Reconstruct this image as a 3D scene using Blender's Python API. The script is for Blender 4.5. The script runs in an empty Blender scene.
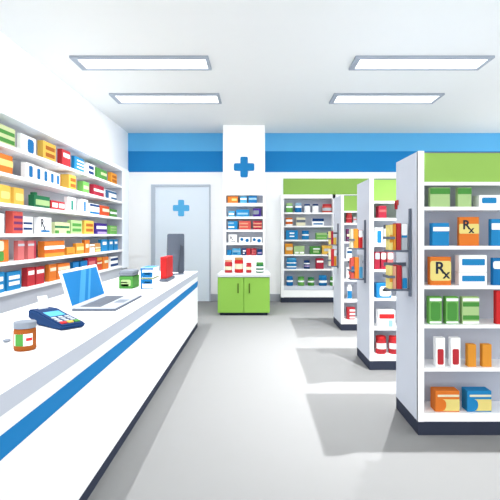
import bpy, bmesh, math
from mathutils import Matrix, Vector
C = bpy.context.scene.collection
PI = math.pi
F, VX, VY, H = 450.0, 256.0, 235.0, 1.5      # focal length, vanishing point, eye height

# ------------------------------------------------------------------ materials
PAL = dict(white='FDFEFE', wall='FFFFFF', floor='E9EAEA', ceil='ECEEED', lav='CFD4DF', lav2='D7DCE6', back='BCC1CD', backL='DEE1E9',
  board='FCFCFD', frameL='EAF0F7', rim='CDD3DF', dark='343A4A', kick='3A4052', blueband='2387CB', lightband='60B1E3', green='A1CE65', cab='97CC58',
  cabtop='EEF1F6', door='E2ECF5', doorframe='BCC5D1', base='BFC3CC', cross='2687C9', crosslight='57AEE0', lampframe='AEB7C3',
  blue='2A91CF', mblue='1F7CBE', lblue='5DB4E2', pblue='A9D3EC', navy='24477F', red='CC3A42', crimson='B93348', bred='E23436', pink='E07878', salmon='DE5F55',
  orange='F08435', dorange='DE6A2C', amber='F2A23C', yellow='F8C75A', pyellow='FBE88E', cream='F8F2D0', brown='BC6A26', dgreen='2F7D54',
  mgreen='57A04B', lgreen='BADB98', ggreen='7CC263', pgreen='DFEBB2', purple='4A3290', lilac='C4AEE0', plum='7C3B6C', teal='2A8E7E', steel='3C6E9F', grey='8F98A5', lgrey='C9D0D8',
  slate='747D8D', dslate='59616F', tan='D29A5C', key='7C828C', navybody='20508F', peach='F2B090', bottlebrown='A85A22', vermil='DE5A34', hand='5E7A30', olive='9DA66A', screen='2383C8', screenl='4AA3DC')
K = 0.74
def lin(h):
    r = []
    for i in (0, 2, 4):
        c = int(h[i:i+2], 16) / 255
        r.append(c/12.92 if c <= .04045 else ((c+.055)/1.055)**2.4)
    return r
M = {}
def mat(n, rough=.75, spec=.12, noise=.0, emit=0, k=None):
    key = n + ('e%g' % emit if emit else '')
    if key in M: return M[key]
    m = bpy.data.materials.new(key); m.use_nodes = True
    nt = m.node_tree; b = nt.nodes['Principled BSDF']
    kk = K if k is None else k
    col = [c*kk for c in lin(PAL[n])] + [1]
    b.inputs['Roughness'].default_value = rough
    b.inputs['Specular IOR Level'].default_value = spec
    # a faint procedural mottling so no surface is one dead value
    tc = nt.nodes.new('ShaderNodeTexCoord'); no = nt.nodes.new('ShaderNodeTexNoise'); mx = nt.nodes.new('ShaderNodeMixRGB')
    no.inputs['Scale'].default_value = 6; mx.inputs[1].default_value = col
    mx.inputs[2].default_value = [c*.985 for c in col[:3]] + [1]
    nt.links.new(tc.outputs['Object'], no.inputs['Vector']); nt.links.new(no.outputs['Fac'], mx.inputs[0])
    nt.links.new(mx.outputs[0], b.inputs['Base Color'])
    if emit:
        b.inputs['Emission Color'].default_value = lin(PAL[n]) + [1]
        b.inputs['Emission Strength'].default_value = emit
    M[key] = m
    return m
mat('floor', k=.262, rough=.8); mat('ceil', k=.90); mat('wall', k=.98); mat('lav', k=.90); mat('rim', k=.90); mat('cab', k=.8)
for n_ in ('white', 'board'): mat(n_, k=.93)
for n_, k_ in (('blueband', .86), ('lightband', .97), ('crosslight', 1.0), ('door', .98), ('doorframe', .92), ('lampframe', .8), ('backL', .70), ('frameL', 1.0), ('back', .86)): mat(n_, k=k_)

# ------------------------------------------------------------------ mesh helpers
def obj(name, bm, m, parent=None, loc=(0, 0, 0), rotz=0, smooth=False):
    me = bpy.data.meshes.new(name); bm.normal_update(); bm.to_mesh(me); bm.free()
    for x in (m if isinstance(m, (list, tuple)) else [m]): me.materials.append(x)
    if smooth:
        for p in me.polygons: p.use_smooth = True
    o = bpy.data.objects.new(name, me); C.objects.link(o)
    o.parent = parent; o.location = loc; o.rotation_euler = (0, 0, rotz)
    return o
def tag(o, label, cat, group=None):
    o['label'] = label; o['category'] = cat
    if group: o['group'] = group
    return o
def thing(name, label, cat, loc=(0, 0, 0), rotz=0, group=None):
    o = bpy.data.objects.new(name, None); C.objects.link(o); o.empty_display_size = .05
    o.location = loc; o.rotation_euler = (0, 0, rotz)
    return tag(o, label, cat, group)
def box(bm, x0, x1, y0, y1, z0, z1, mi=0, bev=0, seg=2):
    vs = [bm.verts.new((x, y, z)) for z in (z0, z1) for y in (y0, y1) for x in (x0, x1)]
    fs = [bm.faces.new([vs[i] for i in q]) for q in ((0, 2, 3, 1), (4, 5, 7, 6), (0, 1, 5, 4), (2, 6, 7, 3), (0, 4, 6, 2), (1, 3, 7, 5))]
    for f in fs: f.material_index = mi
    if bev:
        es = list({e for f in fs for e in f.edges})
        bmesh.ops.bevel(bm, geom=es, offset=bev, segments=seg, affect='EDGES', profile=.5)
    return bm
def B(*a, **k): return box(bmesh.new(), *a, **k)
def prism(pts, axis, a, b, bm=None):
    """2-D outline extruded: axis 'y' -> pts are (x,z); 'x' -> (y,z); 'z' -> (x,y)."""
    bm = bm or bmesh.new()
    f = {'y': lambda p, t: (p[0], t, p[1]), 'x': lambda p, t: (t, p[0], p[1]), 'z': lambda p, t: (p[0], p[1], t)}[axis]
    A = [bm.verts.new(f(p, a)) for p in pts]; Z = [bm.verts.new(f(p, b)) for p in pts]
    n = len(pts)
    bm.faces.new(A); bm.faces.new(Z[::-1])
    for i in range(n): bm.faces.new([A[i], Z[i], Z[(i+1) % n], A[(i+1) % n]])
    bmesh.ops.recalc_face_normals(bm, faces=bm.faces)
    return bm
def rrect(x0, x1, z0, z1, r, n=4):
    r = min(r, (x1-x0)/2*.98, (z1-z0)/2*.98); out = []
    for cx, cz, a0 in ((x1-r, z1-r, 0), (x0+r, z1-r, 90), (x0+r, z0+r, 180), (x1-r, z0+r, 270)):
        for i in range(n+1):
            a = math.radians(a0 + 90*i/n); out.append((cx + r*math.cos(a), cz + r*math.sin(a)))
    return out
def lathe(prof, n=24, a0=0, a1=2*PI, bm=None):
    bm = bm or bmesh.new(); full = abs(a1-a0-2*PI) < 1e-6
    k = n if full else n+1
    rings = [[bm.verts.new((r*math.cos(a0+(a1-a0)*i/n), r*math.sin(a0+(a1-a0)*i/n), z)) for i in range(k)] for r, z in prof]
    for p, q in zip(rings, rings[1:]):
        for i in range(k if full else k-1):
            j = (i+1) % k; bm.faces.new([p[i], p[j], q[j], q[i]])
    if full:
        bm.faces.new(rings[0][::-1]); bm.faces.new(rings[-1])
    bmesh.ops.recalc_face_normals(bm, faces=bm.faces)
    return bm
def cross_pts(cx, cz, s, t, r):
    """plus sign outline with slightly rounded outer corners"""
    raw = [(t, t), (t, s), (-t, s), (-t, t), (-s, t), (-s, -t), (-t, -t), (-t, -s), (t, -s), (t, -t), (s, -t), (s, t)]
    out = []
    n = len(raw)
    for i, p in enumerate(raw):
        if abs(abs(p[0]) - abs(p[1])) < 1e-9: out.append((cx+p[0], cz+p[1])); continue
        a, b = Vector(raw[i-1]), Vector(raw[(i+1) % n]); p = Vector(p)
        u, v = (a-p).normalized()*r, (b-p).normalized()*r
        for k in range(5):
            w = k/4; q = p + u*(1-w)**2 + v*w**2
            out.append((cx+q.x, cz+q.y))
    return out
_glyph = {}
def glyph(ch):
    if ch not in _glyph:
        cu = bpy.data.curves.new('t', 'FONT'); cu.body = ch; cu.extrude = .006; cu.offset = .024; cu.size = 1
        o = bpy.data.objects.new('t', cu); C.objects.link(o); bpy.context.view_layer.update()
        me = bpy.data.meshes.new_from_object(o.evaluated_get(bpy.context.evaluated_depsgraph_get()))
        bpy.data.objects.remove(o); _glyph[ch] = me
    return _glyph[ch]
def rx(parent, x, y, z, size, colour='dark'):
    """the Rx prescription sign, upright in the XZ plane facing -Y"""
    bm = bmesh.new()
    for ch, dx, dz, s in (('R', 0, 0, 1), ('x', .5, -.3, .8)):
        t = bmesh.new(); t.from_mesh(glyph(ch))
        t.transform(Matrix.Translation((x+dx*size, y, z+dz*size)) @ Matrix.Rotation(PI/2, 4, 'X') @ Matrix.Diagonal((s*size, s*size, .1, 1)))
        me = bpy.data.meshes.new('tmp'); t.to_mesh(me); t.free(); bm.from_mesh(me); bpy.data.meshes.remove(me)
    return obj('lettering', bm, mat(colour), parent)
def struct(name, bm, m, parent=None):
    o = obj(name, bm, m, parent)
    if parent is None: o['kind'] = 'structure'
    return o

# ------------------------------------------------------------------ products
def decal_parts(t, w, d, h, decals):
    """printed panels on the front (-Y) face; u, v are fractions of the face"""
    for q in decals:
        u0, v0, u1, v1, c = q[:5]; kind = q[5] if len(q) > 5 else None
        if c == 'rx':
            rx(t, (u0-.5)*w, -d/2-.0022, v0*h, (v1-v0)*h); continue
        nm = kind or ('stripe' if (u1-u0)*w > 2.6*(v1-v0)*h else 'label')
        r = min((u1-u0)*w, (v1-v0)*h)*(.25 if nm == 'label' else .12)
        if nm == 'disc':
            cx, cz, rr = (u0-.5)*w, v0*h, u1*h
            pts = [(cx+rr*math.cos(a*PI/10), cz+rr*math.sin(a*PI/10)) for a in range(20)]; nm = 'emblem'
        else: pts = rrect((u0-.5)*w, (u1-.5)*w, v0*h, v1*h, r)
        obj(nm, prism(pts, 'y', -d/2-.0018, -d/2+.002), mat(c), t)
def carton(name, label, cat, group, w, d, h, colour, loc, rotz, decals=(), lid=None):
    t = thing(name, label, cat, loc, rotz, group)
    bv = min(w, d, h)*.05
    top = h if not lid else h*(1-lid[1])
    obj('body', B(-w/2, w/2, -d/2, d/2, 0, top, bev=bv), mat(colour), t)
    if lid: obj('lid', B(-w/2, w/2, -d/2, d/2, top, h, bev=bv), mat(lid[0]), t)
    decal_parts(t, w, d, h, decals)
    return t
def jar(name, label, cat, group, w, h, colour, cap, loc, rotz, labels=(), neck=.92, capf=.2):
    t = thing(name, label, cat, loc, rotz, group); r = w/2; zc = h*(1-capf)
    obj('body', lathe([(r*.9, 0), (r, h*.05), (r, zc-h*.1), (r*.96, zc-h*.04), (r*neck*.9, zc)]), mat(colour), t, smooth=True)
    if cap: obj('cap', lathe([(r*neck, zc), (r*neck*1.02, zc+.001), (r*neck*1.02, h-h*.02), (r*neck*.94, h)]), mat(cap), t, smooth=False)
    for v0, v1, c in labels:
        obj('label', lathe([(r+.0012, v0*h), (r+.0012, v1*h)], 16, -PI/2-1.25, -PI/2+1.25), mat(c), t, smooth=True)
    return t

# ================================================================== THE ROOM
YB, XL, XR, ZC, YF = 10.22, -2.90, 6.2, 3.81, -3.0
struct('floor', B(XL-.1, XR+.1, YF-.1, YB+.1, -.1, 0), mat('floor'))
struct('ceiling', B(XL-.1, XR+.1, YF-.1, YB+.1, ZC, ZC+.1), mat('ceil'))
struct('wall_left', B(XL-.1, XL, YF-.1, YB+.1, 0, ZC), mat('wall'))
struct('wall_back', B(XL, XR, YB, YB+.1, 0, ZC), mat('wall'))
# unseen sides: window openings added to let world light in; low wall, mullions, header
def open_wall(name, along, a, b, c0, c1):
    bm = bmesh.new()
    put = (lambda u0, u1, z0, z1: box(bm, c0, c1, u0, u1, z0, z1)) if along == 'y' else (lambda u0, u1, z0, z1: box(bm, u0, u1, c0, c1, z0, z1))
    put(a, b, 0, .35); put(a, b, 3.45, ZC)
    n = 5
    for i in range(n+1):
        u = a + (b-a-.1)*i/n; put(u, u+.1, .35, 3.45)
    struct(name, bm, mat('wall'))
open_wall('wall_right', 'y', YF, YB, XR, XR+.1)
open_wall('wall_front', 'x', XL, XR, YF-.1, YF)
# pillar
PX0, PX1, PY = -.693, .189, 9.45
struct('wall_column', B(PX0, PX1, PY, YB, 0, ZC), mat('wall'))
# two-tone blue bands
for i, (x0, x1) in enumerate(((XL, PX0-.002), (PX1+.002, XR))):
    a = struct('trim_%d' % (2*i+1), B(x0, x1, YB-.02, YB, 3.40, ZC), mat('lightband'))
    b = struct('trim_%d' % (2*i+2), B(x0, x1, YB-.02, YB, 2.93, 3.40), mat('blueband'))
struct('trim_5', B(.62, XR, YB-.02, YB, 2.40, 2.78), mat('green'))
struct('baseboard_back', B(-1.03, .55, YB-.025, YB, 0, .16), mat('base'))
# door
dr = struct('door_1', B(-2.28, -1.06, YB-.03, YB-.002, 0, 2.59), mat('door'))
fr = bmesh.new()
box(fr, -2.37, -2.28, YB-.06, YB-.002, 0, 2.64); box(fr, -2.28, -1.03, YB-.06, YB-.002, 2.59, 2.64); box(fr, -1.06, -1.03, YB-.05, YB-.002, 0, 2.59)
struct('door_frame', fr, mat('doorframe'), dr)
obj('cross_emblem', prism(cross_pts(-1.695, 2.11, .185, .068, .03), 'y', YB-.042, YB-.029), mat('crosslight'), dr)
tag(obj('cross_sign', prism(cross_pts(-.25, 2.925, .215, .078, .035), 'y', PY-.03, PY-.001), mat('cross')),
    'dark blue cross sign mounted high on the white column', 'sign')

# ------------------------------------------------------------------ ceiling lights
LAMPS = [(-2.405, -.615, 5.79, 6.32, 'long ceiling light panel over the counter, the nearer on the left side'),
         (1.283, 3.075, 5.79, 6.32, 'long ceiling light panel over the gondolas, the nearer on the right side'),
         (-2.395, -.60, 7.32, 7.92, 'long ceiling light panel on the left, the farther one near the blue wall'),
         (1.27, 3.07, 7.32, 7.92, 'long ceiling light panel on the right, the farther one near the blue wall')]
def area(name, x, y, z, sx, sy, power, spread=PI, col=(1, 1, 1)):
    l = bpy.data.lights.new(name, 'AREA'); l.shape = 'RECTANGLE'; l.size = sx; l.size_y = sy; l.energy = power; l.color = col; l.spread = spread
    o = bpy.data.objects.new(name, l); C.objects.link(o); o.location = (x, y, z); return o
def spot(name, x, y, z, power, size=math.radians(95), blend=1, rad=.015, aim=None):
    l = bpy.data.lights.new(name, 'SPOT'); l.energy = power; l.spot_size = size; l.spot_blend = blend; l.shadow_soft_size = rad
    o = bpy.data.objects.new(name, l); C.objects.link(o); o.location = (x, y, z); return o
PANEL_W = 16
for x0, x1, y0, y1, lab in LAMPS:
    y1 -= .085
    t = thing('ceiling_light', lab, 'ceiling light', ((x0+x1)/2, (y0+y1)/2, ZC), 0, 'ceiling light panels')
    w, d = (x1-x0)/2, (y1-y0)/2; bm = bmesh.new(); ri = .06
    box(bm, -w, w, -d, -d+ri, -.03, -.001); box(bm, -w, w, d-ri*.6, d, -.03, -.001)
    box(bm, -w, -w+ri*1.2, -d+ri, d-ri*.6, -.03, -.001); box(bm, w-ri*.7, w, -d+ri, d-ri*.6, -.03, -.001)
    obj('frame', bm, mat('lampframe'), t)
    obj('diffuser', B(-w+ri*1.2, w-ri*.7, -d+ri, d-ri*.6, -.018, -.01), mat('white', emit=1.6), t)
    area('ceiling_area', (x0+x1)/2, (y0+y1)/2, ZC-.034, x1-x0-.2, y1-y0-.14, PANEL_W*(1.3 if y0 < 7 else 2.4))

# ================================================================== LEFT WALL SHELVING
SX, SXB, SY0, SY1 = -2.58, -2.87, 3.0, 8.66
LROW = [1.5+v for v in (.935, .64, .33, .015, -.28, -.59)]
t = thing('wall_shelving', 'long white wall shelving unit with six rows of medicine boxes behind the counter', 'shelf', (SXB, 6, 0))
def L(x0, x1, y0, y1, z0, z1, bm=None, **k): return box(bm or bmesh.new(), x0-SXB, x1-SXB, y0-6, y1-6, z0, z1, **k)
obj('back_panel', L(SXB-.02, SXB, SY0, SY1, .88, 2.73), mat('backL'), t)
for ya in (SY1, SY0-.04): obj('side_panel', L(SXB-.02, SX, ya, ya+.04, 0, 2.73), mat('back'), t)
bm = L(SXB-.02, SX+.02, SY0-.04, 9.05, 2.73, 2.79)
L(SX, SX+.02, SY1, 9.05, .86, 2.73, bm)
obj('frame', bm, mat('frameL'), t)
for z in LROW: obj('shelf_board', L(SXB, SX+.01, SY0, SY1, z-.035, z), mat('board'), t)
obj('base_panel', L(SXB, SX-.01, SY0, 9.05, 0, LROW[-1]-.036), mat('lav2'), t)
XFRONT = 2.60
ROWN = ['top', 'second', 'third', 'fourth', 'fifth', 'lowest']
def left_item(row, xs, xa, xb, yt, name, colour, decals, label, back=0, dd=None, lid=None, cat='box'):
    Y0 = XFRONT*F/(VX-xa); Y1 = XFRONT*F/(VX-xb); z = LROW[row]
    h = H + (VY-yt)*Y0/F - z
    d = dd or (((VX-xs)*Y0/F - XFRONT) if xs is not None else .12)
    d = max(.05, min(.2, d)); w = Y1-Y0-.006
    return carton(name, label, cat, 'boxes on the %s shelf of the left wall' % ROWN[row], w, d, h, colour,
                  (-XFRONT-d/2-back, (Y0+Y1)/2, z+.0005), PI/2, decals, lid)
two = lambda c, u0=.2, u1=.9: [(u0, .56, u1, .78, c), (u0, .18, u1, .4, c)]
lab1 = lambda c, v0=.55, v1=.8, u0=.15, u1=.9: [(u0, v0, u1, v1, c)]
T = 'top left-wall shelf'
data = [
 (0, None, -12, 15.5, 118, 'medicine_box', 'pgreen', [(0, .55, .97, .75, 'mgreen'), (0, .12, .97, .34, 'mgreen')], 'pale green carton with two green stripes at the near end of the top left-wall shelf'),
 (0, 20.5, 21, 36, 133, 'medicine_box', 'white', [(.42, .05, .85, .85, 'mblue')], 'white carton with one blue panel on the top left-wall shelf'),
 (0, 37, 43, 56, 140, 'medicine_box', 'yellow', two('brown'), 'yellow carton with two brown bars on the top left-wall shelf beside the red carton'),
 (0, 57, 62, 70.5, 148.5, 'medicine_box', 'red', lab1('white'), 'red carton with a white label on the top left-wall shelf'),
 (0, 71, 74.5, 84, 155.5, 'medicine_box', 'blue', [(.25, .7, .95, .8, 'white'), (.25, .46, .95, .56, 'white'), (.25, .22, .95, .32, 'white')], 'blue carton with three thin white lines on the top left-wall shelf'),
 (0, None, 87, 95, 162.5, 'medicine_box', 'white', [(.2, .55, .85, .85, 'navy', 'label'), (.2, .12, .85, .38, 'navy', 'label')], 'white carton with two navy patches on the top left-wall shelf'),
 (0, None, 96.5, 107, 167, 'medicine_box', 'mgreen', lab1('pgreen', .45, .72, .4, .97), 'green carton with a pale label on the top left-wall shelf'),
 (0, 107.5, 111, 117, 172, 'medicine_box', 'amber', two('brown'), 'small amber carton with two brown bars at the far end of the top left-wall shelf'),
 (1, None, -8, 13, 150, 'medicine_box', 'orange', lab1('pyellow', .38, .72, .3, 1), 'orange carton with a yellow label at the near end of the second left-wall shelf'),
 (1, 60.7, 69, 76.3, 174, 'medicine_box', 'yellow', two('brown'), 'yellow carton with two brown bars, front one of the row on the second left-wall shelf'),
 (1, 77, 83, 89, 181, 'medicine_box', 'ggreen', lab1('pgreen', .35, .65, .1, .95), 'bright green carton with a pale label on the second left-wall shelf'),
 (1, 89.3, 94, 104, 184, 'medicine_box', 'crimson', [(0, .4, 1, .62, 'white')], 'crimson carton with a broad white stripe on the second left-wall shelf'),
 (1, None, 105.5, 116.5, 189, 'medicine_box', 'white', [(0, .7, 1, .95, 'steel'), (0, .05, .28, .7, 'steel', 'label'), (.5, .05, 1, .28, 'steel')], 'white carton with a steel-blue hooked pattern at the far end of the second left-wall shelf'),
 (2, None, -5, 11, 183, 'medicine_box', 'yellow', lab1('pyellow', .25, .65, .35, .92), 'yellow carton with a pale label at the near end of the third left-wall shelf'),
 (2, 11.5, 14, 24, 187, 'medicine_box', 'yellow', lab1('pyellow', .25, .68, .15, .95), 'yellow carton with a pale label beside the dark green carton on the third left-wall shelf'),
 (2, None, 51, 65, 200, 'medicine_box', 'red', [(.08, .25, .45, .75, 'white'), (.55, .25, .95, .75, 'white')], 'low red carton with two white labels on the third left-wall shelf'),
 (2, 64, 67.7, 76, 196.7, 'medicine_box', 'white', [(.4, .12, .66, .8, 'teal')], 'white carton with a teal bar on the third left-wall shelf'),
 (2, 76.3, 81, 88, 198.8, 'medicine_box', 'white', [(.4, .12, .68, .85, 'mblue')], 'white carton with a narrow blue bar on the third left-wall shelf'),
 (2, 88.5, 90, 99.5, 203, 'medicine_box', 'white', [(0, .74, 1, .95, 'navy'), (0, .05, 1, .25, 'mblue')], 'white carton edged in blue at top and bottom on the third left-wall shelf'),
 (2, None, 100, 109.5, 205, 'medicine_box', 'vermil', [(.25, .42, 1, .72, 'cream')], 'vermilion carton with a cream band on the third left-wall shelf'),
 (2, None, 110.3, 117, 208.7, 'medicine_box', 'mgreen', [(0, .38, 1, .64, 'white')], 'small green carton with a white band at the far end of the third left-wall shelf'),
 (3, None, -6, 4.5, 213, 'medicine_box', 'white', [], 'plain white carton at the near end of the fourth left-wall shelf'),
 (3, 5, 13, 23, 211, 'medicine_box', 'salmon', [(.08, .68, .98, .8, 'plum'), (.08, .42, .98, .54, 'plum'), (.08, .15, .98, .27, 'plum')], 'tall red carton with purple lines on the fourth left-wall shelf'),
 (3, None, 23.6, 33, 216.5, 'medicine_box', 'white', [(0, .55, .9, .68, 'navy'), (0, .22, .9, .36, 'navy')], 'white carton with two navy lines beside the tall red carton on the fourth left-wall shelf'),
 (3, 33.5, 39, 51.5, 217, 'medicine_box', 'white', [(.12, .42, .55, 1.1, 'rx'), (.15, .1, .85, .22, 'mblue')], 'white carton printed Rx over a blue bar on the fourth left-wall shelf'),
 (3, 52, 55, 70, 222, 'medicine_box', 'pgreen', [(0, .5, .95, .7, 'dgreen'), (0, .02, .25, .3, 'mgreen', 'label'), (.75, .02, 1, .3, 'mgreen', 'label')], 'pale green carton with a dark green band on the fourth left-wall shelf'),
 (3, 67, 71, 82, 220, 'medicine_box', 'lgreen', two('mgreen', .12, .92), 'light green carton with two green bars on the fourth left-wall shelf'),
 (3, 82.8, 84.5, 93.8, 220.3, 'medicine_box', 'yellow', two('brown', .15, .9), 'yellow carton with two brown bars on the fourth left-wall shelf beside the purple carton'),
 (3, 94.3, 96.5, 107, 223, 'medicine_box', 'purple', [(0, .48, .95, .74, 'white'), (.1, .03, 1, .22, 'lilac')], 'purple carton with a white stripe on the fourth left-wall shelf'),
 (3, 107.5, 110, 117, 225.5, 'medicine_box', 'ggreen', [(.1, .68, .9, .82, 'lgreen'), (.1, .4, .9, .52, 'lgreen')], 'small green carton with two pale lines at the far end of the fourth left-wall shelf'),
 (4, None, -8, 9, 240, 'medicine_box', 'orange', [(0, .5, .68, .95, 'cream', 'label'), (0, .05, .68, .48, 'mgreen', 'label')], 'orange carton with a cream and green panel, near end of the fifth left-wall shelf'),
 (4, 14, 18, 24.5, 240.8, 'medicine_box', 'pink', [(0, .72, 1, .84, 'lgrey')], 'pink-red carton with a pale band on the fifth left-wall shelf, first of the pair'),
 (4, 25, 28, 36, 240.8, 'medicine_box', 'pink', [(0, .72, .75, .84, 'lgrey'), (.76, .02, 1, .98, 'crimson', 'label')], 'pink-red carton with a crimson edge on the fifth left-wall shelf, second of the pair'),
 (4, 37.5, 44.5, 64.5, 241.3, 'medicine_box', 'orange', [(0, .48, 1, .7, 'white'), (0, .26, 1, .46, 'dorange'), (0, .02, 1, .24, 'amber')], 'wide orange carton with a white stripe on the fifth left-wall shelf'),
 (4, 65, 67, 75, 247.5, 'medicine_box', 'amber', [(.1, .12, .8, .24, 'brown')], 'low amber carton with a brown line on the fifth left-wall shelf'),
 (4, 73, 76, 84, 243.5, 'medicine_box', 'amber', lab1('pyellow', .35, .68, .1, .95), 'amber carton with a cream label on the fifth left-wall shelf'),
 (4, 82, 85, 89.7, 240, 'medicine_box', 'orange', lab1('cream', .4, .7, .15, .75), 'narrow tall orange carton on the fifth left-wall shelf'),
 (4, None, 90.3, 94.8, 244.5, 'medicine_box', 'white', [(0, .62, 1, .8, 'tan')], 'small white carton with a tan band on the fifth left-wall shelf'),
 (4, None, 95.3, 100.5, 243.5, 'medicine_box', 'tan', [(0, .42, 1, .58, 'cream'), (0, .1, 1, .3, 'pyellow')], 'small tan striped carton on the fifth left-wall shelf'),
 (4, 98, 101.5, 107.6, 239.5, 'medicine_box', 'blue', lab1('white', .55, .8, .2, .8), 'blue labelled carton, nearest of the three at the far end of the fifth left-wall shelf'),
 (4, 108, 109, 113, 239.5, 'medicine_box', 'blue', lab1('white', .58, .8, .2, .85), 'blue labelled carton, middle of the three at the far end of the fifth left-wall shelf'),
 (4, 113.3, 114, 118, 239.5, 'medicine_box', 'blue', lab1('white', .58, .8, .2, .85), 'blue labelled carton, farthest of the three at the far end of the fifth left-wall shelf'),
 (5, None, -7, 5, 273.5, 'medicine_box', 'blue', two('white', .3, .85), 'blue carton at the near end of the lowest left-wall shelf, cut by the frame'),
 (5, 5, 7, 21, 272.5, 'medicine_box', 'blue', [(.12, .58, .9, .78, 'white'), (.12, .26, .9, .46, 'white')], 'wide blue carton with two white labels beside the red cartons on the lowest left-wall shelf'),
 (5, 21.5, 27.5, 35, 268, 'medicine_box', 'red', lab1('white', .6, .82, .1, .9), 'red carton with a white label on the lowest left-wall shelf, nearer of the pair'),
 (5, 35.3, 36, 44.5, 267.3, 'medicine_box', 'red', lab1('white', .62, .82, .1, .95), 'red carton with a white label on the lowest left-wall shelf, farther of the pair'),
 (5, 44.7, 49, 56.5, 265, 'medicine_box', 'orange', lab1('cream', .6, .8, .15, .95), 'orange carton with a short label on the lowest left-wall shelf beside the red pair'),
 (5, None, 57.5, 70, 264.5, 'medicine_box', 'orange', [(.05, .6, 1, .8, 'cream')], 'wide orange carton with a cream stripe behind the laptop on the lowest left-wall shelf'),
 (5, 70.3, 73, 79, 262.5, 'medicine_box', 'mblue', lab1('white', .3, .6, .2, .9), 'small blue carton above the laptop on the lowest left-wall shelf, nearer of two'),
 (5, None, 80.5, 87.6, 261.5, 'medicine_box', 'mblue', lab1('white', .3, .6, .2, .9), 'small blue carton beside the crimson carton on the lowest left-wall shelf, farther of two'),
 (5, 83, 88, 96.8, 258, 'medicine_box', 'crimson', lab1('pink', .48, .75, .1, .8), 'crimson carton with a pink label on the lowest left-wall shelf'),
 (5, None, 97.3, 102, 257.5, 'medicine_box', 'vermil', [(0, .75, 1, .98, 'amber'), (0, .5, 1, .62, 'cream')], 'vermilion and amber carton on the lowest left-wall shelf'),
 (5, None, 103, 108.7, 257.3, 'medicine_box', 'orange', lab1('cream', .5, .72, .25, 1), 'small orange carton with a cream label near the far end of the lowest left-wall shelf'),
 (5, None, 110.7, 118, 257.3, 'medicine_box', 'white', [(0, .64, 1, .88, 'navy'), (0, .1, 1, .34, 'navy')], 'white carton with two navy bands at the far end of the lowest left-wall shelf'),
]
for r in data: left_item(*r)
# pair of yellow cartons standing behind the front one, second shelf
for k in range(2):
    left_item(1, None, 69.2, 75.6, 174.6+.3*k, 'medicine_box', 'amber', [], ['amber carton standing directly behind the yellow barred carton on the second left-wall shelf', 'amber carton at the back of the yellow row on the second left-wall shelf'][k], back=.115+k*.062, dd=.055)
# five white cartons with blue windows
edges = [26, 34.6, 42, 48.8, 55, 60.3]; ys = [162, 165.2, 168, 170.5, 172.6]
words = ['nearest', 'second nearest', 'middle', 'second farthest', 'farthest']
for k in range(5):
    left_item(1, 20.5 if k == 0 else None, edges[k], edges[k+1], ys[k], 'medicine_box', 'white', [(.34, .15, .78, .85, 'mblue')],
              'white blue-windowed carton, %s of the five on the second left-wall shelf' % words[k])
# dark green carton with a screw cap on top
o = left_item(2, 28, 34, 50, 194.5, 'medicine_carton', 'dgreen', [(.1, .2, .97, .66, 'lgreen')], 'dark green capped carton with a pale green label on the third left-wall shelf')
hh = H + (VY-194.5)*XFRONT*F/(VX-34)/F - LROW[2]
obj('cap', lathe([(.035, hh), (.037, hh+.002), (.037, hh+.028), (.032, hh+.032)]), mat('dgreen'), o, loc=(-.14, .0, 0))

# ================================================================== COUNTER
CX, CXB, CY0, CY1, CZ = -.95, -1.92, .55, 7.36, .906
t = thing('service_counter', 'long white service counter with a blue stripe and a dark plinth', 'counter', (-1.4, 4, 0))
def Q(x0, x1, y0, y1, z0, z1, **k): return B(x0+1.4, x1+1.4, y0-4, y1-4, z0, z1, **k)
obj('body', Q(CXB+.03, CX-.004, CY0, CY1-.004, .075, .825), mat('white'), t)
obj('plinth', Q(CXB+.06, CX-.006, CY0+.02, CY1-.02, 0, .075), mat('kick'), t)
obj('worktop', Q(CXB, CX, CY0, CY1, .825, CZ), [mat('rim')], t)
obj('worktop_surface', Q(CXB+.002, CX-.002, CY0+.002, CY1-.002, CZ-.001, CZ+.002), mat('white'), t)
pts = [(CY0-4, .66), (CY1-.12-4, .66)] + [(CY1-.12-4+.12*math.sin(a*PI/12), .72-.06*math.cos(a*PI/12)) for a in range(1, 7)] + [(CY1-4, .75), (CY0-4, .75)]
obj('stripe', prism(pts, 'x', CX+1.4-.006, CX+1.4-.001), mat('blueband'), t)
CZ += .0025

# laptop: hinge runs along Y
a = thing('laptop', 'open silver laptop with a blue screen on the counter', 'laptop', (-1.43, 3.90, CZ), 0)
HY = .405
obj('base', B(0, .34, -HY, HY, .0, .018, bev=.004), mat('slate'), a)
obj('deck', B(.006, .334, -HY+.006, HY-.006, .0175, .0195), mat('lgrey'), a)
kb = bmesh.new(); box(kb, .03, .195, -HY+.09, HY-.1, .0195, .0215)
kbo = obj('keyboard', kb, mat('key'), a)
kb = bmesh.new()
for i in range(5):
    for j in range(13):
        x0 = .035+i*.0315; y0 = -HY+.096+j*.0475
        box(kb, x0, x0+.027, y0, y0+.042, .0215, .0235)
obj('keys', kb, mat('key'), kbo)
obj('touchpad', B(.225, .31, -.09, .09, .0195, .0208), mat('grey'), a)
lid = obj('lid', B(-.014, 0, -HY, HY, .0, .315, bev=.005), mat('white'), a, loc=(-.004, 0, .012))
lid.rotation_euler = (0, -math.radians(17), 0)
scr = obj('screen', B(.0, .002, -HY+.03, HY-.03, .025, .29), mat('screen', emit=.25), lid)
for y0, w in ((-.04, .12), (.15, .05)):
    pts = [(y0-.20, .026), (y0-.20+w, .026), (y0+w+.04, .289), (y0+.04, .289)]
    obj('screen_glare', prism(pts, 'x', .0018, .0026), mat('screenl', emit=.25), scr)  # glare streaks painted across the display as lighter strips

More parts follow.
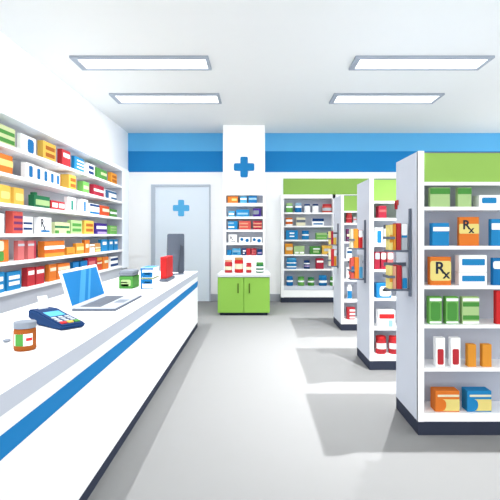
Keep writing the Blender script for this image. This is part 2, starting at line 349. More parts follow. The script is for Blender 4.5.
# card terminal
a = thing('card_terminal', 'navy blue card payment terminal with a keypad on the counter', 'card terminal', (-1.315, 2.96, CZ), math.radians(-37))
a.scale = (1.07, 1.07, 1.07)
def prof(y0, y1, pts, bv): 
    bm = prism(pts, 'y', y0, y1); bmesh.ops.bevel(bm, geom=bm.edges[:], offset=bv, segments=3, affect='EDGES'); return bm
# outline in X (length) / Z
obj('body', prof(-.075, .075, [(-.20, .03), (-.10, .012), (-.09, .0), (.185, .0), (.20, .012), (.20, .03), (-.05, .072), (-.10, .085), (-.20, .085)], .008), mat('navybody', rough=.7, k=.42), a, smooth=False)
tilt = -math.atan2(.042, .25)
face = Matrix.Translation((-.05, 0, .0722)) @ Matrix.Rotation(-tilt, 4, 'Y')
def onface(name, bm, m, par):
    o = obj(name, bm, m, par); o.matrix_local = face; return o
onface('display', B(-.015, .075, -.05, .05, 0, .002, bev=.001), mat('lblue', emit=.15), a)
bmk = bmesh.new()
for i in range(3):
    for j in range(3):
        box(bmk, .098+i*.033, .119+i*.033, -.058+j*.041, -.032+j*.041, 0, .004)
onface('keypad', bmk, mat('lgrey'), a)
for j, (n_, c) in enumerate((('cancel_key', 'bred'), ('clear_key', 'yellow'), ('enter_key', 'mgreen'))):
    onface(n_, B(.198, .226, -.06+j*.042, -.028+j*.042, 0, .006), mat(c), a)
bm = prism([(-.155, .084), (-.151, .084), (-.150, .11), (-.158, .15), (-.166, .165), (-.170, .164), (-.162, .148), (-.154, .11)], 'y', -.03, .03)
obj('receipt', bm, mat('white'), a)
# pill bottle
a = jar('pill_bottle', 'brown pill bottle with a grey cap and green and white label on the counter', 'bottle', None, .108, .146, 'bottlebrown', 'grey', (-1.196, 2.33, CZ), 0, neck=.98, capf=.22)
def arc(z0, z1, r, a0, a1): return lathe([(r, z0), (r, z1)], 12, a0, a1)
obj('label', arc(.028, .088, .0552, -PI/2-.55, -PI/2+1.15), mat('white'), a, smooth=True)
obj('label_colour_patch', arc(.028, .088, .0556, -PI/2-.45, -PI/2+.32), mat('mgreen'), a, smooth=True)
obj('label_mark', arc(.052, .068, .0558, -PI/2+.55, -PI/2+1.1), mat('bred'), a, smooth=True)
tb = bmesh.new(); bmesh.ops.create_uvsphere(tb, u_segments=20, v_segments=10, radius=1); tb.transform(Matrix.Diagonal((.020, .024, .009, 1)))
tag(obj('tablet', tb, mat('grey'), loc=(-1.378, 2.49, CZ+.0088), smooth=True), 'small grey oval tablet lying on the counter beside the pill bottle', 'tablet')
# green box with grey pack on it
a = carton('medicine_box', 'green carton with a pale label on the counter under a grey pack', 'box', 'packs on the counter', .155, .28, .135, 'mgreen', (-1.432, 5.09, CZ), 0, [(.15, .2, .85, .74, 'lgreen'), (.15, .46, .6, .56, 'mgreen'), (.15, .2, .7, .38, 'mgreen')])
b = thing('folded_pack', 'flat grey pack lying on top of the green carton on the counter', 'pack', (-1.432, 5.09, CZ+.136), 0, 'packs on the counter')
obj('body', B(-.08, .078, -.13, .13, 0, .062, bev=.018, seg=3), mat('grey'), b)
obj('seam', B(-.0815, .0795, -.1315, .1315, .028, .033, bev=.001, seg=1), mat('slate'), b)
# two blue and white boxes
for k in range(2):
    a = carton('medicine_box', ['blue and white carton on the counter beside the green carton, under another like it', 'blue and white carton on the counter, stacked above its twin'][k], 'box', 'blue and white cartons stacked on the counter', .136, .31, .112, 'white',
      (-1.192, 5.066, CZ + k*.122), 0, [(0, .02, .14, .98, 'mblue', 'edge_stripe'), (.14, .8, 1, .97, 'mblue'), (.14, .06, .95, .55, 'mblue', 'label'), (.3, .34, .8, .46, 'white')] if k else
      [(0, .02, .14, .98, 'mblue', 'edge_stripe'), (.14, .52, .95, .97, 'mblue', 'label'), (.3, .62, .8, .74, 'white'), (.14, .0, 1, .08, 'mblue')])
    if k: obj('top_panel', B(-.066, .066, -.15, .15, .1118, .1128), mat('lblue'), a)
    else: obj('band', B(-.0692, .0692, -.1562, .1562, .1105, .1215), mat('olive'), a)
# red box on a grey stand
b = thing('display_stand', 'low grey stand under the tall red carton on the counter', 'stand', (-1.175, 5.93, CZ))
obj('base', B(-.048, .062, -.25, .27, 0, .035, bev=.008), mat('slate'), b)
carton('medicine_box', 'tall plain red carton standing on a grey stand on the counter', 'box', 'packs on the counter', .078, .44, .275, 'bred', (-1.175, 5.93, CZ+.0355), 0, [])
# monitor seen from behind
a = thing('computer_monitor', 'dark grey computer monitor seen from behind at the far end of the counter', 'monitor', (-1.19, 6.72, CZ), math.radians(26))
bm = prism([(-.145, .05), (.125, .02), (.125, .60), (.118, .61), (-.118, .61), (-.13, .595)], 'y', .0, .035)
bmesh.ops.bevel(bm, geom=bm.edges[:], offset=.006, segments=2, affect='EDGES')
obj('screen_housing', bm, mat('slate'), a)
obj('screen', B(-.115, .115, .035, .038, .05, .58), mat('dark'), a)
obj('stand_neck', prism([(.03, .005), (.10, .005), (.10, .42), (.065, .44), (.055, .40)], 'y', -.03, -.001), mat('dslate'), a)
obj('stand_base', B(-.1, .13, -.07, .09, 0, .016, bev=.006), mat('slate'), a)

# ================================================================== CENTRE CABINET AND RACK
CBY = 8.37
t = thing('base_cabinet', 'lime green two-door base cabinet with a white top in front of the column', 'cabinet', (-.229, CBY, 0))
obj('body', B(-.485, .485, .02, 1.06, .05, .715), mat('cab'), t)
obj('plinth', B(-.44, .44, .03, 1.0, 0, .05), mat('dark'), t)
obj('top', B(-.49, .49, -.01, 1.07, .715, .775, bev=.008), mat('cabtop'), t)
for s in (-1, 1):
    d_ = obj('door', B(min(s*.006, s*.482), max(s*.006, s*.482), 0, .02, .055, .71, bev=.003), mat('cab'), t)
    obj('handle', B(s*.105-.011, s*.105+.011, -.02, .0, .42, .60, bev=.006), mat('hand'), d_)
RY = 9.10
t = thing('display_rack', 'narrow white display rack with five shelves standing on the green cabinet', 'rack', (-.2345, RY, .776))
rx0, rx1, ri0, ri1 = -.4125, .4125, -.372, .375
def px2z(y, Y): return H + (VY-y)*Y/F
rows = [(195.2, 203), (206.2, 216.6), (218.7, 229.6), (231.7, 242.6), (245, 255.3)]
zz = [(px2z(a_, RY)-.776, px2z(b_, RY)-.776) for a_, b_ in rows]
bm = bmesh.new(); top = px2z(190.4, RY)-.776
box(bm, rx0, ri0, 0, .33, 0, top); box(bm, ri1, rx1, 0, .33, 0, top); box(bm, ri0, ri1, 0, .33, zz[0][0], top)
for i in range(4): box(bm, ri0, ri1, 0, .15, zz[i+1][0], zz[i][1])
box(bm, ri0, ri1, 0, .33, 0, zz[4][1])
obj('frame', bm, mat('white'), t)
obj('back_panel', B(ri0, ri1, .15, .16, zz[4][1], zz[0][0]), mat('back'), t)
def flat_item(Yf, z, xs, xa, xb, yt, name, colour, decals, label, group, d=None, lid=None, kind='box', cap=None, labels=(), capf=.2, neck=.92, cat=None):
    """stands with its front (-Y) at depth Yf on a surface at height z"""
    X0 = (xa-VX)*Yf/F; X1 = (xb-VX)*Yf/F; w = X1-X0-.004; h = px2z(yt, Yf)-z
    if kind == 'box':
        if d is None: d = Yf*((xa-VX)/(xs-VX)-1) if xs else .1
        d = max(.03, min(.2, d))
        return carton(name, label, cat or 'box', group, w, d, h, colour, ((X0+X1)/2, Yf+d/2, z+.0005), 0, decals, lid)
    sy = min(1, .15/w)          # wide tubs are oval
    j = jar(name, label, cat or 'jar', group, w, h, colour, cap, ((X0+X1)/2, Yf+w*sy/2, z+.0005), 0, labels, neck, capf)
    j.scale = (1, sy, 1)
    return j
g = 'packs in the narrow white rack'
R = [
 (0, 227.5, 238, 196.5, 'orange', lab1('pyellow', .35, .68, .4, .9), 'orange carton with a yellow label, top shelf of the narrow white rack'),
 (0, 240, 247, 196.5, 'lblue', [(.05, .5, .95, .75, 'white')], 'light blue carton with a white band, top shelf of the narrow white rack'),
 (0, 248.3, 257, 195.9, 'mblue', [(.05, .45, .98, .72, 'pblue')], 'blue carton with a pale band, top shelf of the narrow white rack'),
 (1, 228.3, 234.8, 211, 'lblue', [(.1, .3, .9, .62, 'white')], 'small light blue carton on the second shelf of the narrow white rack'),
 (1, 236, 249.3, 209.6, 'blue', [(.1, .3, .9, .55, 'pblue')], 'wide blue pack with a pale stripe on the second shelf of the narrow white rack'),
 (1, 253, 261, 208.5, 'purple', [(.0, .28, .75, .76, 'grey', 'label')], 'purple carton with a grey label on the second shelf of the narrow white rack'),
 (2, 228, 237.6, 221.2, 'blue', [(0, .68, .6, .84, 'pblue'), (0, .22, .65, .38, 'white')], 'blue carton with two pale bars on the third shelf of the narrow white rack'),
 (2, 239, 251, 221, 'salmon', [(.02, .62, .75, .78, 'peach'), (.02, .25, .75, .4, 'peach')], 'coral red carton with peach lines on the third shelf of the narrow white rack'),
 (2, 253, 262, 221, 'crimson', [(0, .62, 1, .78, 'peach'), (0, .25, 1, .42, 'peach')], 'dark crimson carton with two peach bands on the third shelf of the narrow white rack'),
 (3, 228.5, 237, 234.6, 'white', [(.18, .45, .5, .9, 'rx'), (.3, .1, .8, .18, 'grey')], 'white carton with a small dark mark, fourth shelf of the narrow white rack'),
 (3, 239, 250.3, 237.3, 'white', [(.25, .6, .3, 0, 'mblue', 'disc'), (.72, .42, .33, 0, 'mblue', 'disc')], 'white pack with two blue dots, left one, fourth shelf of the narrow rack'),
 (3, 251.6, 262, 237.3, 'white', [(.25, .55, .3, 0, 'mblue', 'disc'), (.72, .36, .35, 0, 'mblue', 'disc')], 'white pack with two blue dots, right one, fourth shelf of the narrow rack'),
 (4, 227, 231.6, 250, 'blue', [], 'tiny plain blue carton on the lowest shelf of the narrow white rack'),
 (4, 232, 241, 248.5, 'lblue', [(.1, .5, .9, .68, 'pblue'), (.1, .15, .6, .35, 'mblue')], 'light blue carton on the lowest shelf of the narrow white rack'),
 (4, 242, 246, 248.5, 'navy', [(.2, .55, 1, .75, 'white'), (.2, .2, .7, .38, 'white')], 'navy carton with white marks on the lowest shelf of the narrow white rack'),
 (4, 246.3, 250.6, 248.5, 'red', [], 'plain red carton on the lowest shelf of the narrow white rack'),
 (4, 251, 256.5, 248.5, 'crimson', [(.1, .55, .9, .72, 'pink'), (.1, .2, .9, .38, 'pink')], 'crimson carton with pink lines on the lowest shelf of the narrow white rack'),
 (4, 257, 262.3, 249.5, 'navy', [(.1, .3, .9, .52, 'lilac')], 'navy carton at the right end of the lowest shelf of the narrow white rack'),
]
for k, xa, xb, yt, c, dec, lb in R:
    flat_item(RY+.012, zz[k][1]+.776, None, xa, xb, yt, 'medicine_box', c, dec, lb, g, d=.1)
g = 'jars on the green cabinet'
JY = 8.60; TZ = .7755
flat_item(JY, TZ, None, 224.4, 232.2, 260, 'pill_jar', 'red', [], 'red jar with a cream cap at the left end of the green cabinet top', g, kind='jar', cap='peach', labels=[(.22, .5, 'cream')], capf=.15)
flat_item(JY, TZ, None, 234.3, 243.3, 257.8, 'pill_jar', 'bred', [], 'tallest red jar with a tan cap on the green cabinet', g, kind='jar', cap='tan', labels=[(.25, .6, 'cream')], capf=.14)
flat_item(JY, TZ, None, 246, 251.6, 263, 'pill_jar', 'red', [], 'small red jar without a separate cap colour on the green cabinet', g, kind='jar', cap='red', labels=[(.3, .6, 'cream')], capf=.2)
flat_item(JY, TZ, None, 256, 263.8, 262.6, 'pill_jar', 'dgreen', [], 'green jar with white label at the right end of the green cabinet top', g, kind='jar', cap='mgreen', labels=[(.45, .62, 'white'), (.14, .28, 'white')], capf=.2)

# ================================================================== BACK WALL SHELVING
BY = 10.0
BROW = [px2z(v, BY) for v in (212.4, 225.7, 239.7, 254.4, 269, 286)]
BX0, BX1 = (281-VX)*BY/F, 5.4
t = thing('wall_shelving', 'tall white wall shelving unit under the green panel at the back', 'shelf', (BX0, BY, 0))
W = BX1-BX0; bm = bmesh.new(); dep = YB-BY-.022
box(bm, 0, .067, 0, dep, .11, 2.40)
for i in (1, 2, 3, 4): box(bm, W*i/4-.06, W*i/4, 0, dep, .11, 2.40)
box(bm, .067, W-.06, 0, dep, px2z(198.4, BY), 2.40)
obj('frame', bm, mat('board'), t)
for i in range(4):
    for z in BROW[:-1]: obj('shelf_board', B(.067+(.0 if i == 0 else W*i/4-.067), W*(i+1)/4-.06, 0, dep-.01, z-.035, z), mat('board'), t)
obj('bottom_shelf', B(.067, W-.06, .0, dep-.01, BROW[-1]-.09, BROW[-1]), mat('lav'), t)
obj('base_panel', B(.067, W-.06, .005, dep-.01, .115, BROW[-1]-.0905), mat('white'), t)
obj('back_panel', B(.067, W-.06, dep-.009, dep, BROW[-1]-.08, 2.3), mat('back'), t)
obj('plinth', B(0, W, -.005, dep, 0, .11), mat('dark'), t)
g = 'packs on the back wall shelving'; BR = 'back wall shelving'
BD = [
 (0, 286, 293.2, 203, 'jar', 'ggreen', 'lgreen', [(.5, .68, 'white')], 'green jar with a pale cap on the top shelf, ' + BR),
 (0, 295, 302, 203, 'jar', 'mblue', 'pblue', [(.5, .72, 'white')], 'blue jar with a pale cap on the top shelf, ' + BR),
 (0, 304.3, 310.6, 204, 'jar', 'white', 'navy', [], 'white navy-capped jar beside the blue jar on the top shelf, ' + BR),
 (0, 312.6, 319, 204, 'jar', 'white', 'navy', [], 'white navy-capped jar beside the red tub on the top shelf, ' + BR),
 (0, 322.5, 332.5, 204, 'jar', 'salmon', 'red', [(.2, .55, 'lgrey')], 'wide red tub with a grey band on the top shelf, ' + BR),
 (1, 285.5, 293, 217.8, 'jar', 'white', 'orange', [(.2, .5, 'dorange')], 'white tub with an orange lid on the second shelf, ' + BR),
 (1, 296.3, 305.5, 217.6, 'box', 'cream', None, [(0, .4, 1, .72, 'slate', 'stripe')], 'cream carton with a grey-green band on the second shelf, ' + BR),
 (1, 312.2, 324, 218.2, 'box', 'white', None, [(0, .58, 1, .98, 'navy', 'stripe'), (.1, .15, .9, .34, 'mblue')], 'white carton with a navy top half on the second shelf, ' + BR),
 (2, 286, 298, 230.3, 'box', 'blue', None, [(.3, .62, .7, .76, 'white'), (.3, .3, .7, .42, 'white')], 'wide blue carton with two small white marks on the third shelf, ' + BR),
 (2, 302, 309.5, 230.6, 'jar', 'blue', 'mblue', [(.45, .6, 'white')], 'blue jar with a white band on the third shelf, ' + BR),
 (2, 316, 327.5, 232.8, 'box', 'ggreen', None, [(.05, .72, 1, .95, 'lgreen'), (.1, .25, .9, .38, 'lgreen')], 'green carton with pale bands on the third shelf, ' + BR),
 (3, 285, 293, 243.7, 'box', 'amber', None, [(.15, .38, .95, .68, 'cream', 'label')], 'amber carton with a cream label on the fourth shelf, ' + BR),
 (3, 293.8, 304.6, 246, 'box', 'lgreen', None, [(.1, .1, .45, .3, 'white'), (.55, .1, .95, .3, 'white')], 'pale green carton on the fourth shelf, ' + BR),
 (3, 310, 320.5, 246.3, 'box', 'mgreen', None, [(.3, .6, .95, .75, 'white'), (.3, .2, .85, .48, 'lgreen')], 'green carton with pale lines on the fourth shelf, ' + BR),
 (3, 322, 332, 245.5, 'box', 'yellow', None, [(.2, .35, 1, .65, 'lgrey')], 'yellow carton with a grey band on the fourth shelf, ' + BR),
 (4, 286.5, 297, 258, 'jar', 'blue', 'lblue', [(.5, .6, 'white'), (.15, .25, 'white')], 'large blue canister on the fifth shelf, ' + BR),
 (4, 304, 310.3, 260.5, 'jar', 'navy', 'navy', [(.56, .7, 'white'), (.25, .42, 'lilac')], 'navy jar with white bands on the fifth shelf, ' + BR),
 (4, 316, 323.8, 258.6, 'box', 'crimson', None, [(.1, .62, .95, .8, 'white')], 'crimson carton with a white bar on the fifth shelf, ' + BR),
 (5, 286.5, 293.3, 276.5, 'jar', 'mblue', 'mblue', [(.42, .6, 'white')], 'blue jar at the left end of the lowest shelf, ' + BR),
 (5, 298, 304.7, 277, 'jar', 'ggreen', 'mgreen', [(.42, .6, 'white')], 'lighter green jar with a white band on the lowest shelf, ' + BR),
 (5, 308, 314.8, 277.6, 'jar', 'mgreen', 'dgreen', [(.42, .6, 'white')], 'darker green jar with a white band on the lowest shelf, ' + BR),
 (5, 319, 327.5, 275.6, 'jar', 'mblue', 'blue', [(.3, .52, 'white')], 'wide blue tub with a white band on the lowest shelf, ' + BR),
 (5, 330.3, 336.5, 277, 'jar', 'mgreen', 'mgreen', [(.42, .6, 'white')], 'green jar half hidden by the gondola on the lowest shelf, ' + BR),
]
for k, xa, xb, yt, kind, c, cap, lb_, lab in BD:
    if kind == 'box': flat_item(BY+.012, BROW[k], None, xa, xb, yt, 'medicine_box', c, lb_, lab, g, d=.12)
    else: flat_item(BY+.006, BROW[k], None, xa, xb, yt, 'pill_jar', c, [], lab, g, kind='jar', cap=cap, labels=lb_)

# ================================================================== GONDOLAS
def gondola(X, Y0, Y1, X2, rows, zh, label):
    """double-sided shelving: lavender end panel towards the aisle, shelves on the camera side and behind"""
    t = thing('gondola_shelving', label, 'shelf', (X, Y0, 0), 0, 'gondola shelving units along the aisle')
    D = Y1-Y0; Wd = X2-X; st = .045; top = 2.13; yb = D*.5
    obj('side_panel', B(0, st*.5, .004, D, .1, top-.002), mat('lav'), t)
    bm = bmesh.new()
    box(bm, .0, st, -.004, .02, .1, top); box(bm, Wd-st, Wd, 0, D, .1, top); box(bm, st*.5, st, .02, D, .1, top)
    box(bm, st, Wd-st, 0, .02, zh-.025, zh)
    obj('frame', bm, mat('board'), t)
    obj('header_panel', B(st, Wd-st, .02, D-.02, zh, top-.012), mat('green'), t)
    obj('bounce_cover', B(st, Wd-st, .018, D, top-.012, top-.004), mat('slate'), t)  # unseen cover added to cut bounce light onto the ceiling
    obj('back_panel', B(st, Wd-st, yb-.012, yb+.012, rows[-1], zh-.0), mat('back'), t)
    for z in rows[:-1]: obj('shelf_board', B(st, Wd-st, 0, D, z-.026, z), mat('board'), t)
    obj('base_shelf', B(st, Wd-st, 0, D, .1, rows[-1]), mat('board'), t)
    obj('plinth', B(.0, Wd, -.003, D, 0, .1), mat('kick'), t)
    return t
G1R = [1.712, 1.4175, 1.12, .826, .502, .162]
G2R = [1.689, 1.396, 1.116, .796, .467, .167]
gondola(1.215, 3.375, 3.90, 3.6, G1R, 1.898, 'nearest white gondola shelving with a green header and a dark plinth')
gondola(1.262, 5.0, 5.62, 3.6, G2R, 1.878, 'middle white gondola shelving with a green header, second along the aisle')
gondola(1.335, 7.07, 7.75, 3.6, G2R, 1.878, 'farthest white gondola shelving with a green header, third along the aisle')

g = 'packs on the nearest gondola'; N = 'nearest gondola'
Y = 3.40
def n1(r, xs, xa, xb, yt, c, dec, lab, **k): return flat_item(Y, G1R[r], xs, xa, xb, yt, 'medicine_box', c, dec, lab, g, **k)
n1(0, 427.8, 430, 450.3, 187.5, 'lgreen', [(0, .66, 1, .96, 'mgreen', 'stripe')], 'wider pale green carton with a dark green band on the top shelf, ' + N)
n1(0, 455, 457.6, 471.8, 187.5, 'lgreen', [(0, .66, 1, .96, 'mgreen', 'stripe')], 'narrower pale green carton with a dark green band on the top shelf, ' + N)
n1(0, None, 479, 506, 195, 'white', [(.1, .3, .65, .78, 'blue')], 'white carton with a blue bar on the top shelf, ' + N)
n1(1, 429, 432, 449.5, 223, 'blue', [(.05, .64, 1, .82, 'white')], 'blue carton with a white bar on the second shelf, ' + N)
n1(1, 456.8, 459, 479.3, 217, 'orange', [(0, .42, 1, .76, 'pyellow', 'band'), (.16, .58, .5, 1.02, 'rx')], 'orange Rx carton with a yellow band on the second shelf, ' + N)
n1(1, 488, 491, 512, 219, 'blue', [(.02, .6, 1, .84, 'white')], 'blue carton with a white panel at the right edge of the second shelf, ' + N)
n1(2, 427, 430, 451.3, 257, 'orange', [(0, .16, 1, .86, 'pyellow', 'band'), (.22, .42, .7, 1.0, 'rx')], 'yellow and orange carton with a large Rx on the third shelf, ' + N)
a = n1(2, 454.5, 459, 487.3, 272.5, 'white', [(.1, .3, .92, .75, 'blue')], 'white blue-barred carton, lower of the stacked pair on the third shelf, ' + N)
zl = px2z(272.5, Y)+.002
flat_item(Y, zl, 454.5, 459, 487.3, 255.2, 'medicine_box', 'white', [(.1, .4, .92, .78, 'blue')], 'white blue-barred carton, upper of the stacked pair on the third shelf, ' + N, g)
n1(2, 490, 493, 512, 258, 'mblue', [(.0, .6, 1, .88, 'white')], 'blue carton with a white band at the right edge of the third shelf, ' + N)
grn = [(.04, .84, .96, .94, 'white'), (.12, .14, .86, .8, 'mgreen', 'label'), (.04, .03, .96, .1, 'white')]
n1(3, 426, 429, 442.2, 296.8, 'ggreen', grn, 'green carton with white edges, left of the three on the fourth shelf, ' + N)
n1(3, 442.6, 445.6, 459, 296.8, 'ggreen', grn, 'green carton with white edges, middle of the three on the fourth shelf, ' + N)
n1(3, 459.3, 462, 479.4, 296.8, 'lgreen', [(.04, .84, 1, .94, 'white'), (.04, .64, 1, .8, 'mgreen'), (.04, .16, 1, .32, 'mgreen'), (.04, .02, 1, .1, 'white')], 'lighter green two-bar carton, right of the three on the fourth shelf, ' + N)
n1(3, 493, 496, 510, 291, 'bred', [], 'tall plain red carton at the right edge of the fourth shelf, ' + N)
n1(4, 432.8, 435.8, 445.4, 338, 'white', [(.16, .08, .84, .62, 'red', 'label')], 'slim white red-panelled carton, left of the pair on the fifth shelf, ' + N)
n1(4, 448, 450.8, 460.8, 338, 'white', [(.16, .08, .84, .62, 'red', 'label')], 'slim white red-panelled carton, right of the pair on the fifth shelf, ' + N)
n1(4, 464.8, 467.8, 476.6, 344.6, 'amber', [], 'plain orange carton, left of the pair on the fifth shelf, ' + N)
n1(4, 479.3, 482.3, 492, 344.6, 'amber', [], 'plain orange carton, right of the pair on the fifth shelf, ' + N)
def curved(t, w, d, h, c):
    pts = [(-.46*w+.40*w*0, .08*h)]
    pts = [(-.12*w, .06*h), (.5*w-.002, .06*h), (.5*w-.002, .60*h), (-.12*w, .60*h)]
    n_ = 8
    arcp = [(-.20*w+.15*w*math.cos(a_), .33*h+.27*h*math.sin(a_)) for a_ in [PI/2 - PI*i/n_ for i in range(n_+1)]]
    pts = [(.5*w-.002, .06*h), (.5*w-.002, .60*h)] + [(-.20*w, .60*h)] + arcp[1:-1] + [(-.20*w, .06*h)]
    obj('label', prism(pts, 'y', -d/2-.0018, -d/2+.002), mat('pyellow'), t)
for xs, xa, xb, c, nm in ((430, 435, 460, 'orange', 'orange carton with a curved yellow label on the lowest shelf, ' + N), (462, 467, 492, 'blue', 'blue carton with a curved yellow label on the lowest shelf, ' + N)):
    d_ = .10; a = n1(5, xs, xa, xb, 391, c, [(.1, .72, .98, .82, 'cream')], nm, d=d_)
    w = (xb-xa)*Y/F-.004; curved(a, w, d_, px2z(391, Y)-G1R[5], 'pyellow')

g = 'packs on the middle gondola'; N = 'middle gondola'; Y = 5.02
def n2(r, xa, xb, yt, c, dec, lab, **k): return flat_item(Y, G2R[r], None, xa, xb, yt, k.pop('name', 'medicine_box'), c, dec, lab, g, **k)
n2(0, 378.4, 386.8, 205.8, 'crimson', [(.1, .5, 1, .68, 'pink')], 'crimson carton on the top shelf, ' + N, d=.12)
n2(1, 375.3, 383.3, 227.8, 'white', [(.22, .08, .78, .82, 'blue', 'label')], 'white carton with a blue window on the second shelf, ' + N, d=.12)
n2(1, 385, 393, 227.8, 'white', [(.22, .08, .78, .82, 'lblue', 'label')], 'white carton partly behind the side rack on the second shelf, ' + N, d=.12)
n2(2, 374.6, 380.2, 252, 'crimson', [(.1, .58, .95, .95, 'lgrey', 'label')], 'crimson carton with a pale top panel, left one on the third shelf, ' + N, d=.12)
n2(2, 380.7, 386.5, 252, 'crimson', [(.1, .58, .95, .95, 'white', 'label')], 'crimson carton with a white top, second from left on the third shelf, ' + N, d=.12)
n2(2, 387.2, 393.5, 252, 'pink', [(.1, .58, .95, .95, 'white', 'label')], 'pinkish carton partly behind the side rack on the third shelf, ' + N, d=.12)
n2(3, 376.4, 391.5, 283.3, 'blue', [(.22, .12, .98, .8, 'white', 'label'), (.4, .45, .9, .62, 'teal')], 'blue carton with a white panel on the fourth shelf, ' + N, d=.12)
n2(4, 378.2, 395.5, 310.3, 'white', [(.06, .52, .94, .78, 'bred'), (.6, .04, .84, .42, 'pblue', 'label')], 'large white carton with a red bar on the fifth shelf, ' + N, d=.12)
n2(5, 376.9, 387.7, 337, 'red', [], 'red jar with a white label, left one on the lowest shelf, ' + N, kind='jar', cap='bred', labels=[(.3, .62, 'white')], name='pill_jar')
n2(5, 389.8, 400, 337, 'red', [], 'red jar half hidden by the nearest gondola on the lowest shelf, ' + N, kind='jar', cap='bred', labels=[(.3, .62, 'white')], name='pill_jar')
g = 'packs on the farthest gondola'; N = 'farthest gondola'; Y = 7.09
def n3(r, xa, xb, yt, c, dec, lab, **k): return flat_item(Y, G2R[r], None, xa, xb, yt, k.pop('name', 'medicine_box'), c, dec, lab, g, **k)
n3(0, 346.4, 352.8, 213, 'red', [], 'red jar on the top shelf, ' + N, kind='jar', cap='salmon', labels=[(.4, .5, 'pink')], name='pill_jar')
n3(0, 353.3, 356.8, 217, 'lgrey', [(0, .5, 1, .7, 'pink')], 'small grey carton with a pink line on the top shelf, ' + N, d=.1)
n3(1, 346.8, 350.3, 229, 'plum', [(0, .4, 1, .6, 'cream')], 'plum carton with a cream band on the second shelf, ' + N, d=.1)
n3(2, 347, 352, 247.5, 'white', [(0, .5, 1, .72, 'steel')], 'white carton with a steel-blue band on the third shelf, ' + N, d=.1)
n3(3, 347, 351.8, 267.5, 'white', [(.3, .4, 1, .75, 'red', 'label')], 'white carton with a red mark on the fourth shelf, ' + N, d=.1)
n3(3, 352.3, 357.5, 272.5, 'yellow', [], 'small yellow carton on the fourth shelf, ' + N, d=.1)
flat_item(Y, G2R[4], None, 347.6, 352.4, 285, 'pill_bottle', 'white', [], 'white bottle with a blue label on the fifth shelf, ' + N, g, kind='jar', cap='white', labels=[(.12, .62, 'blue')], capf=.12, neck=.7, cat='bottle')
n3(5, 347.2, 355.3, 307.6, 'red', [(.3, .68, 1, .84, 'white'), (.3, .38, 1, .54, 'white'), (.3, .1, 1, .24, 'white')], 'red and white striped carton on the lowest shelf, ' + N, d=.1)

# ------------------------------------------------------------------ side racks with booklets
def side_rack(PXx, Y0, zt, zb, trays, reach, label):
    t = thing('side_rack', label, 'rack', (PXx, Y0, 0), 0, 'racks on the gondola end panels')
    obj('post', B(-.02, -.001, -.012, .012, zb-.03, zt, bev=.004), mat('slate'), t)
    for z in trays:
        obj('tray', B(-reach, -.001, -.008, .13, z-.016, z, bev=.004), mat('slate'), t)
        obj('rail', B(-reach-.006, -reach+.05, -.016, -.009, z+.085, z+.105, bev=.002), mat('slate'), t)
        obj('end_bar', B(-reach-.006, -reach+.002, -.009, .13, z+.085, z+.105), mat('slate'), t)
        obj('back_rail', B(-reach, -.001, .124, .132, z+.17, z+.20), mat('slate'), t)
    return t
def booklet(Yf, z, xa, xb, yt, c, dec, lab, g, z_off=0):
    X0 = (xa-VX)*Yf/F; X1 = (xb-VX)*Yf/F; h = px2z(yt, Yf)-z; w = X1-X0-.002
    return carton('booklet', lab, 'booklet', g, w, .1, h, c, ((X0+X1)/2, Yf+.052, z+.0005), 0, dec)
RK = [(1.215, 3.52, 1.706, 1.05, (1.382, 1.078), .18, 'nearest', [
        [(389.3, 393, 225, 'pyellow', [(.1, .3, .95, .6, 'amber')]), (393.2, 396.2, 224.4, 'amber', []), (396.6, 401.2, 223.3, 'red', []), (401.6, 407.4, 223.3, 'lgrey', [(0, .55, 1, .98, 'white', 'label'), (0, .46, 1, .55, 'blue')])],
        [(389.3, 392.8, 266.2, 'pyellow', [(.1, .3, .95, .6, 'amber')]), (393, 396.4, 266.5, 'peach', []), (396.8, 402, 265.6, 'red', []), (402.4, 407.4, 267, 'lgrey', [(0, .02, 1, .5, 'blue', 'label')])]]),
      (1.262, 5.17, 1.673, .98, (1.35, .998), .18, 'middle', [
        [(351, 353.5, 229, 'cream', []), (353.7, 358.4, 228.8, 'amber', []), (358.8, 362.8, 230, 'bred', [(0, .6, 1, .98, 'white', 'label')])],
        [(351, 354.3, 258, 'salmon', [(.1, .3, .95, .6, 'steel')]), (354.6, 359, 257.5, 'orange', []), (359.3, 362.8, 255, 'lgrey', [(0, .02, 1, .5, 'lblue', 'label')])]]),
      (1.335, 7.28, 1.687, .99, (1.346, .998), .165, 'farthest', [
        [(329.3, 331, 231.5, 'pyellow', []), (331.1, 333.4, 231, 'crimson', []), (333.6, 336.6, 237.5, 'yellow', [])],
        [(329.3, 330.9, 249.5, 'cream', []), (331, 334, 249, 'red', []), (334.2, 336.7, 249.5, 'amber', [(0, .6, 1, .98, 'white', 'label')])]])]
CN = dict(yellow='yellow', amber='orange', red='red', bred='red', lgrey='grey', peach='peach', cream='cream', salmon='coral red', orange='orange', pyellow='pale yellow', crimson='crimson')
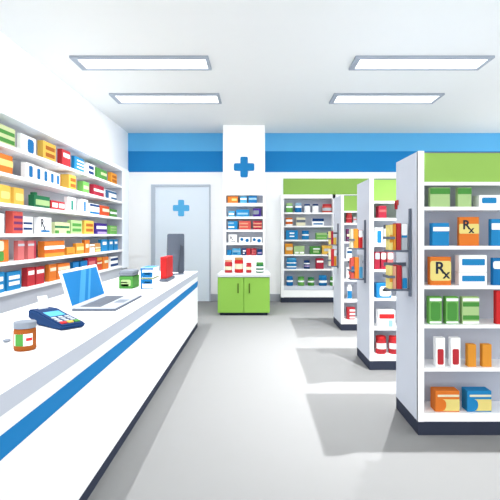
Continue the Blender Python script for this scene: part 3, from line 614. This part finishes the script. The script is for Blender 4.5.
for PXx, Y0, zt, zb, trays, reach, who, sets in RK:
    side_rack(PXx, Y0, zt, zb, trays, reach, 'grey wire side rack with two trays on the end panel of the %s gondola' % who)
    for tz, items, lev in zip(trays, sets, ('upper', 'lower')):
        for xa, xb, yt, c, dec in items:
            booklet(Y0-.004, tz, xa, xb, yt, c, dec, '%s booklet standing in the %s tray of the side rack on the %s gondola' % (CN[c], lev, who), 'booklets in the side racks')
tg = thing('shelf_tag', 'small red folded tag clipped high on the end panel of the nearest gondola', 'tag', (1.2145, 3.86, 1.72))
obj('plate', B(-.026, -.001, -.004, 0, 0, .075), mat('red'), tg)
obj('flap', B(-.012, -.001, -.03, -.0045, .035, .078), mat('salmon'), tg)

# ================================================================== LIGHT
for x, y in ((-1.5, 3.2), (-1.5, .6), (2.2, 3.2), (2.2, .6)):
    area('ceiling_area', x, y, ZC-.02, 1.7, .5, PANEL_W)  # unseen area lights added overhead for base light, no panels modelled
for x, y, p in ((1.80, 3.62, 1200), (1.84, 5.35, 1250), (1.9, 7.45, 1150), (-1.62, 1.3, 320), (-1.62, 3.9, 320), (-1.62, 6.6, 420), (-.3, 8.1, 160)):
    spot('added_spot', x, y, ZC-.02, p)  # added spots without fixtures, placed for the floor shadows and back-floor fill
w = bpy.data.worlds.new('world_light'); bpy.context.scene.world = w; w.use_nodes = True
w.node_tree.nodes['Background'].inputs[0].default_value = (.97, .985, 1, 1)
w.node_tree.nodes['Background'].inputs[1].default_value = 2.8

cam = bpy.data.cameras.new('camera'); co = bpy.data.objects.new('camera', cam); C.objects.link(co)
co.location = (0, 0, H); co.rotation_euler = (PI/2, 0, 0)
cam.sensor_width = 36; cam.lens = 36*F/500; cam.shift_x = (250-VX)/500; cam.shift_y = -(250-VY)/500
cam.clip_start = .02
S = bpy.context.scene; S.camera = co
S.view_settings.view_transform = 'Standard'; S.view_settings.look = 'None'; S.view_settings.gamma = 1
S.view_settings.exposure = 0.07; S.view_settings.use_curve_mapping = False
S.cycles.use_denoising = True; S.cycles.max_bounces = 10; S.cycles.diffuse_bounces = 8
